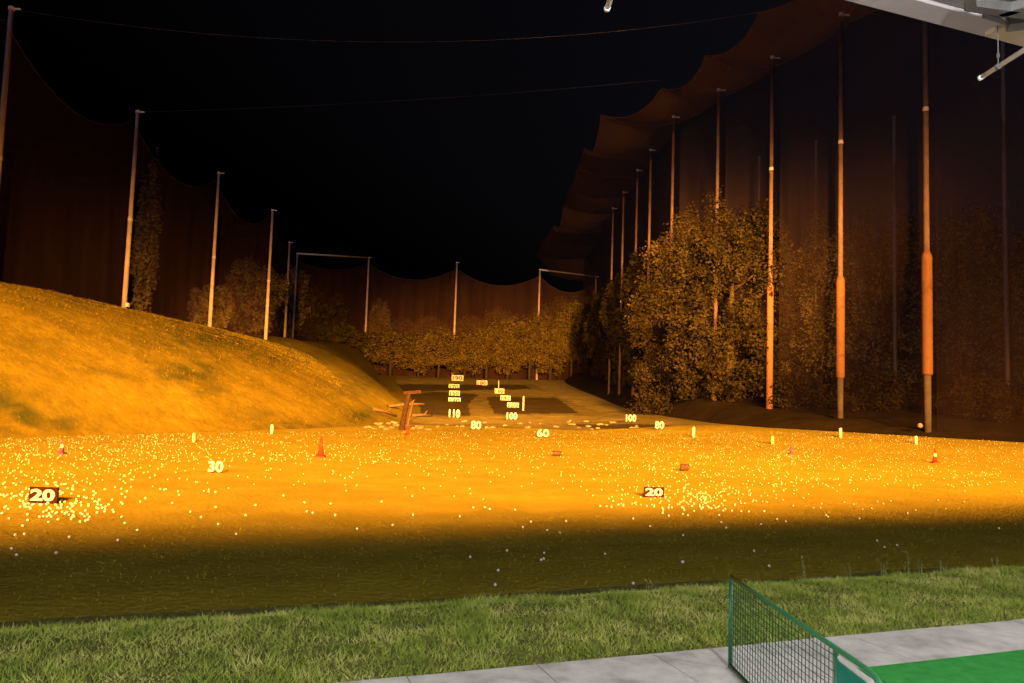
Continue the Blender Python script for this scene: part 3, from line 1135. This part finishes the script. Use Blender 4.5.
sign(43, 495, '20', 28, 15, 'maroon board reading 20 in white, on the left of the near field', 'maroon', 'white', fill=.72)
sign(216, 466.5, '30', 15, 10.5, 'white cut-out number 30 standing on the left field', None, 'white', fill=1.0)
sign(654, 492, '20', 20, 9.5, 'small dark board reading 20 on the right of the near field', 'maroon', 'white', fill=.75)
sign(685, 467, '30', 9, 6, 'tiny dark brown board reading 30 beyond the right 20 board', 'brownboard', 'palewood', fill=.5)
sign(557, 453, '40', 9, 4.5, 'tiny faint board reading 40 in the middle of the field', 'brownboard', 'palewood', fill=.55)
sign(543, 433, '60', 12, 7.5, 'white cut-out number 60 on the far edge of the field', None, 'white', fill=1.0)
sign(476, 425, '80', 10, 8, 'white cut-out number 80 left of centre below the terrace', None, 'white', fill=1.0)
sign(659.5, 425, '80', 9, 7, 'white cut-out number 80 at the right end of the terrace foot', None, 'white', fill=1.0)
sign(631, 418, '100', 10, 6.5, 'white cut-out number 100 at the right of the terrace', None, 'white', fill=1.0)
sign(454.5, 413.5, '110', 11, 7.5, 'white cut-out number 110, lowest of the left column of signs', None, 'white', fill=1.0)
sign(454.5, 401, '130', 12, 6.5, 'white board reading 130, second lowest of the left column of signs', 'white', 'digit', d=118)
sign(454.5, 393.5, '150', 10.5, 5.5, 'white board reading 150, middle of the left column of signs', 'white', 'digit', d=135)
sign(454, 387, '170', 10.5, 5.5, 'white board reading 170, second from top of the left column of signs', 'white', 'digit', d=160)
sign(457.5, 378, '190', 11.5, 5.5, 'white board reading 190, topmost of the left column of signs', 'white', 'digit', d=186)
sign(512, 416, '100', 10.5, 6.5, 'white cut-out number 100, lowest of the right diagonal of signs', None, 'white', fill=1.0)
sign(513, 405.5, '120', 11.5, 5.5, 'white board reading 120, second lowest of the right diagonal of signs', 'white', 'digit', d=108)
sign(505.5, 398, '140', 10, 4.8, 'white board reading 140, middle of the right diagonal of signs', 'white', 'digit', d=126)
sign(499.5, 391, '160', 9.5, 4.8, 'white board reading 160, second from top of the right diagonal of signs', 'white', 'digit', d=146)
sign(482, 383, '180', 10.5, 5, 'white board reading 180, topmost of the right diagonal of signs', 'white', 'digit', d=174)

# slim white posts by the signs
for (px, y0_, y1_, d, lab) in [(523, 397, 416, 100, 'slim pale post right of the 120 board'), (498.5, 381, 388, 165, 'short pale post right of the 180 board')]:
    a, b = at_y(px, y1_, d), at_y(px, y0_, d)
    a.z = terrain(a.x, d) - .1
    r = thing('marker_post', a, lab, 'post', 'pale posts on the terrace')
    MB().tube([a, Vector((a.x, a.y, b.z))], .09, 8).build('shaft', M['stake'], r, smooth=True)
    MB().tube([Vector((a.x, a.y, b.z)), Vector((a.x, a.y, b.z + .1))], [.1, .05], 8).build('cap', M['stake'], r)

# stakes round the field
for (px, yt, yb, m, lab) in [(193.5, 433, 442, 'yellowstake', 'short yellow stake at the foot of the left hill'),
                             (271.5, 424.5, 434, 'stake', 'short pale stake at the hill foot left of the orange cone'),
                             (407.5, 426, 435, 'orange', 'small orange stake below the leaning post'),
                             (693.5, 427, 437, 'stake', 'short white stake on the field edge right of the 80 sign'),
                             (772.5, 436, 444, 'yellowstake', 'short yellow stake below the third right pole'),
                             (840.5, 428, 437.5, 'stake', 'short white stake below the dark footed pole'),
                             (916, 436, 444, 'stake', 'short white stake left of the nearest right pole')]:
    p = on_ground(px, yb)
    top = at_y(px, yt, p.y).z
    r = thing('boundary_stake', p, lab, 'stake', 'stakes round the field edge')
    w_ = 3.0 / FPX * p.y / 2
    MB().tube([p - Vector((0, 0, .1)), Vector((p.x, p.y, top - .04))], w_, 8).build('shaft', M[m], r, smooth=True)
    MB().tube([Vector((p.x, p.y, top - .04)), Vector((p.x, p.y, top))], [w_ * 1.05, w_ * .5], 8).build('cap', M[m], r)


def cone(px, yt, yb, m, lab, strip=None):
    p = on_ground(px, yb)
    top = at_y(px, yt, p.y).z
    H = top - p.z
    r = thing('traffic_cone', p, lab, 'cone', 'cones on the field')
    MB().box(p + Vector((0, 0, .03)), (H * .46, H * .46, .05)).build('base', M[m], r)
    MB().tube([p + Vector((0, 0, .06)), p + Vector((0, 0, H * .5)), p + Vector((0, 0, H))], [H * .16, H * .1, H * .04], 12).build('body', M[m], r, smooth=True)
    if strip:
        MB().tube([p + Vector((0, 0, H * .45)), p + Vector((0, 0, H * .7))], [H * .125, H * .095], 12).build('collar', M[strip], r, smooth=True)


cone(320.5, 436, 457, 'orange', 'orange cone on the field below the left hill')
cone(935, 449, 463, 'orange', 'orange cone on the right field below the nearest pole', 'white')
cone(61.5, 440, 454, 'cover', 'violet cone with a white collar at the far left', 'white')
cone(791, 444, 454, 'cover', 'small dark violet cone on the right field')

# ------------------------------------------------------------------ leaning post, logs, rocks at the hill foot
p = on_ground(401, 430)
d = p.y
q = at_y(409, 393, d)
r = thing('leaning_post', p, 'dark wooden post leaning right with a short crosspiece at its top', 'post')
MB().tube([p - Vector((0, 0, .2)), (p + q) / 2, q], [.2, .18, .16], 8).build('shaft', M['wood'], r)
MB().box(q + Vector((.25, 0, .05)), (1.2, .22, .22), Matrix.Rotation(R(-6), 3, 'Y')).build('crosspiece', M['wood'], r)
MB().tube([p + Vector((.35, .3, -.1)), p + (q - p) * .75 + Vector((.35, .2, 0))], .09, 6).build('brace', M['palewood'], r)
for (a, b, da, lab) in [((388, 415), (424, 404), 76, 'pale fallen log sloping up to the right beside the leaning post'),
                        ((412, 419), (432, 415.5), 78, 'short pale log lying right of the leaning post'),
                        ((372, 427), (396, 424), 67, 'pale log lying at the hill foot left of the leaning post')]:
    A, B = at_y(*a, da), at_y(*b, da + 3)
    A.z = max(A.z, terrain(A.x, A.y) + .12); B.z = max(B.z, terrain(B.x, B.y) + .12)
    t = thing('fallen_log', A, lab, 'log', 'logs near the leaning post')
    MB().tube([A, (A + B) / 2 + Vector((0, 0, .1)), B], [.14, .13, .1], 8).build('trunk', M['palewood'], t, smooth=True)
    MB().tube([A + (B - A) * .55, A + (B - A) * .7 + Vector((.1, 0, .5))], [.08, .04], 6).build('branch', M['palewood'], t)
k = 0
for (px, py) in [(368, 428), (374, 429), (381, 427.5), (386, 430), (391, 428), (396, 426), (412, 429), (419, 428), (428, 430), (437, 427), (447, 425), (462, 427),
                 (492, 428), (505, 426), (528, 428), (540, 424), (556, 427), (572, 425), (586, 422), (600, 425), (613, 423), (520, 424), (570, 421), (484, 423)] + [(random.uniform(365, 640), 429.5 - abs(random.gauss(0, 4.5))) for _ in range(22)]:
    p = on_ground(px, py, 40)
    if p is None: continue
    s_ = random.uniform(.08, .2)
    b = MB().ball(p + Vector((0, 0, s_ * .25)), s_, 8, 6, (random.uniform(1, 2.2), 1, random.uniform(.5, .8)))
    b.v = [v_ + Vector((noise.noise(v_ * 3), noise.noise(v_ * 3 + Vector((9, 0, 0))), noise.noise(v_ * 3 + Vector((0, 9, 0))))) * s_ * .5 for v_ in b.v]
    o = b.build('rock', M['rock'], origin=p)
    tag(o, 'pale rock lying among rubble along the foot of the terrace', 'rock', 'rubble rocks at the terrace foot')

# ------------------------------------------------------------------ golf balls
KNOWN = [(470, 558), (507, 551.5), (544, 554), (541, 561), (543.5, 560), (498, 571.5), (495, 586), (605, 555), (682, 563), (633, 584.5), (877, 541.5), (884.5, 548), (897, 546),
         (999, 529), (907.5, 514), (826, 516), (777, 520), (862.6, 510), (871.6, 509), (853.6, 505), (754, 552), (683, 536), (726, 528.5), (761, 525),
         (650, 527), (560, 533.6), (547, 531), (531, 522.6), (566, 522), (523, 528), (11.5, 549.5), (16.5, 556), (56, 554), (69, 538), (117.6, 541.4),
         (357, 529.6), (312.6, 513.6), (769, 567), (683, 563), (236, 535), (218, 525), (137, 531), (24, 535), (15, 536)]
BR = .0215
px_list = list(KNOWN)


def dens(px, py):
    t = (py - 432) / (530 - 432)
    if t < 0 or t > 1: return 0
    base = (1 - t) ** 1.9
    side = .25 + .75 * (math.exp(-((px - 60) / 75) ** 2) if t > .35 else math.exp(-((px - 40) / 200) ** 2)) \
        + .9 * math.exp(-((px - 720) / 110) ** 2) + .7 * math.exp(-((px - 930) / 130) ** 2) * (1 if t < .55 else .2)
    side += .35 if t < .3 else 0
    cl = .5 + 1.0 * max(0, noise.noise(Vector((px / 40, py / 14, 2))) + .25)
    if t > .3:
        base = max(base, .55 * math.exp(-((px - 55) / 60) ** 2) * math.exp(-((py - 503) / 16) ** 2) * 1.5)
        base = max(base, .5 * math.exp(-((px - 690) / 70) ** 2) * math.exp(-((py - 497) / 13) ** 2) * 1.8)
        base = max(base, .3 * math.exp(-((px - 500) / 40) ** 2) * math.exp(-((py - 505) / 10) ** 2))
        base = max(base, .8 * math.exp(-((px - 960) / 60) ** 2) * math.exp(-((py - 472) / 7) ** 2))
    return min(1, base * side * cl)


cand = []
while len(cand) < 3700:
    px = random.uniform(-8, 1032)
    py = 432 + 98 * random.random()
    if random.random() < dens(px, py): cand.append((px, py))
pos = []
for (px, py) in KNOWN + cand:
    p = on_ground(px, py, 9, 66)
    if p is not None and xl(p.y) + .2 < p.x < xr(p.y) - .2:
        pos.append(p)
known_n = len(KNOWN)
pos.sort(key=lambda q: q.y)
bm = MB().ball((0, 0, 0), BR, 10, 7).mesh('golf_ball', M['ball'], smooth=True)
for i, p in enumerate(pos[:295]):
    o = bpy.data.objects.new('golf_ball', bm)
    COL.objects.link(o)
    o.location = (p.x, p.y, terrain(p.x, p.y) + BR * .85)
    n_ = to_un(p.x, p.y)[1]
    if n_ < 13.2: tag(o, 'white golf ball lying in the dark near strip of grass', 'ball', 'golf balls in the dark strip')
    else: tag(o, 'white golf ball lying on the nearer part of the lit field', 'ball', 'golf balls on the near lit field')
far = MB()
for p in pos[295:]:
    rr_ = .0214
    far.ball((p.x, p.y, terrain(p.x, p.y) + rr_ * .85), rr_, 6, 4)
tag(far.build('golf_balls', M['dimball'], smooth=True), 'countless white golf balls scattered over the far lit field', 'balls', kind='stuff')
print('balls', len(pos))

# ------------------------------------------------------------------ lamps
FLOOD = 1.0
SOD = (1.0, .41, .055)


def flood(u_, n_, z_, aim, power, cone_deg, blend=.7, soft=.9, label='', col=SOD, vs_=1.0):
    p = un(u_, n_, z_)
    base = un(u_, n_, FLOOR)
    r = thing('flood_mast', base, label, 'flood lamp', 'sodium flood lamps behind the tee building')
    back = (p - Vector(aim)).normalized()
    MB().tube([base, p + back * .9 - Vector((0, 0, .2))], [.2, .14], 8).build('mast', M['dimpole'], r)
    MB().box(p + back * .7, (1.2, .5, .8), Vector((0, 1, 0)).rotation_difference(-back).to_matrix()).build('lamp_housing', M['darkmetal'], r)
    ld = bpy.data.lights.new('flood_light', 'SPOT')
    ld.energy = power * FLOOD
    ld.color = col
    ld.spot_size = R(cone_deg)
    ld.spot_blend = blend
    ld.shadow_soft_size = soft
    lo = bpy.data.objects.new('flood_light', ld)
    COL.objects.link(lo)
    lo.parent = r
    lo.location = p - base
    lo.rotation_euler = (Vector(aim) - p).to_track_quat('-Z', 'Y').to_euler()
    lo.scale = (1, vs_, 1)          # wide flat beam


# two rows of lamp banks: the shadow line of the canopy edge falls about 13 m out
LN = -30.0
LZ = ZC + .24 + (EDGE - LN) * .45
for i, (u_, ax, ay, az, pw, cn_, bl, vs_, ) in enumerate([
        (-30, -28, 37, 0, 610000, 48, 1.0, .64), (-12, -10, 39, 0, 610000, 48, 1.0, .52), (6, 5, 44, 0, 620000, 48, 1.0, .52), (24, 20, 47, 0, 590000, 46, 1.0, .5),
        (-18, -24, 110, 6, 950000, 30, .9, .7), (4, 5, 175, 8, 3300000, 28, .9, .6), (14, 18, 80, 7, 190000, 26, .9, 1.0), (-20, 20, 135, 12, 800000, 22, .9, 1.0), (50, -19, 96, 5, 2300000, 20, .9, .7)]):  # last two are added fill: far right net, right end of the hill
    flood(u_, LN, LZ, (ax, ay, az), pw, cn_, blend=bl, soft=3.4, label='unseen flood lamp on a mast behind the tee building, %s from the left' % ORD[i], vs_=vs_)

for i, u_ in enumerate((-13, -8, -3, 2, 7, 12, 17)):
    p = un(u_, .6, ZC - .35)
    r = thing('bay_lamp', Vector((p.x, p.y, ZC)), 'white tube lamp under the canopy ceiling, %s bay from the left' % ORD[i], 'lamp', 'tube lamps under the canopy')
    MB().box(p + Vector((0, 0, .12)), (1.2, .12, .08), rotU).build('lamp_housing', M['fascia'], r)
    ld = bpy.data.lights.new('bay_light', 'POINT')
    ld.shadow_soft_size = .12
    ld.energy = 285
    ld.color = (1.0, .97, .92)
    lo = bpy.data.objects.new('bay_light', ld)
    COL.objects.link(lo)
    lo.parent = r
    lo.location = p - Vector((p.x, p.y, ZC))

# added cool fill from behind the camera, tints nets and poles
sd = bpy.data.lights.new('fill_sun', 'SUN')
sd.energy = .16
sd.angle = R(.5)
sd.color = (.78, .72, 1)
so = bpy.data.objects.new('fill_sun', sd)
COL.objects.link(so)
so.rotation_euler = (R(72), 0, R(-34))

# ------------------------------------------------------------------ night sky
W = bpy.data.worlds.new('World')
S.world = W
W.use_nodes = True
nt = W.node_tree
bg = nt.nodes['Background']
sky = nt.nodes.new('ShaderNodeTexSky')
sky.sky_type = 'NISHITA'
sky.sun_disc = False
sky.sun_elevation = R(18)
sky.sun_rotation = R(214)
tcw = nt.nodes.new('ShaderNodeTexCoord')
dot = nt.nodes.new('ShaderNodeVectorMath')
dot.operation = 'DOT_PRODUCT'
dot.inputs[1].default_value = (.35, .2, .9)
nt.links.new(tcw.outputs['Generated'], dot.inputs[0])
mr = nt.nodes.new('ShaderNodeMapRange')
mr.inputs['From Min'].default_value, mr.inputs['From Max'].default_value = .3, .75
mr.inputs['To Min'].default_value, mr.inputs['To Max'].default_value = .00002, .00065
nt.links.new(dot.outputs['Value'], mr.inputs['Value'])
mxs = nt.nodes.new('ShaderNodeMix')
mxs.data_type = 'RGBA'
mxs.blend_type = 'MULTIPLY'
mxs.inputs['Factor'].default_value = 1
mxs.inputs['B'].default_value = (1.5, .9, .88, 1)
nt.links.new(sky.outputs['Color'], mxs.inputs['A'])
nt.links.new(mxs.outputs['Result'], bg.inputs['Color'])
nt.links.new(mr.outputs[0], bg.inputs['Strength'])

# ------------------------------------------------------------------ view and render
vs = S.view_settings
vs.view_transform = 'Standard'
vs.look = 'None'
vs.exposure = 1.3
vs.gamma = 1
S.render.engine = 'CYCLES'
cy = S.cycles
cy.max_bounces = 6
cy.diffuse_bounces = 2
cy.transparent_max_bounces = 24
cy.use_denoising = True
cy.sample_clamp_indirect = 3
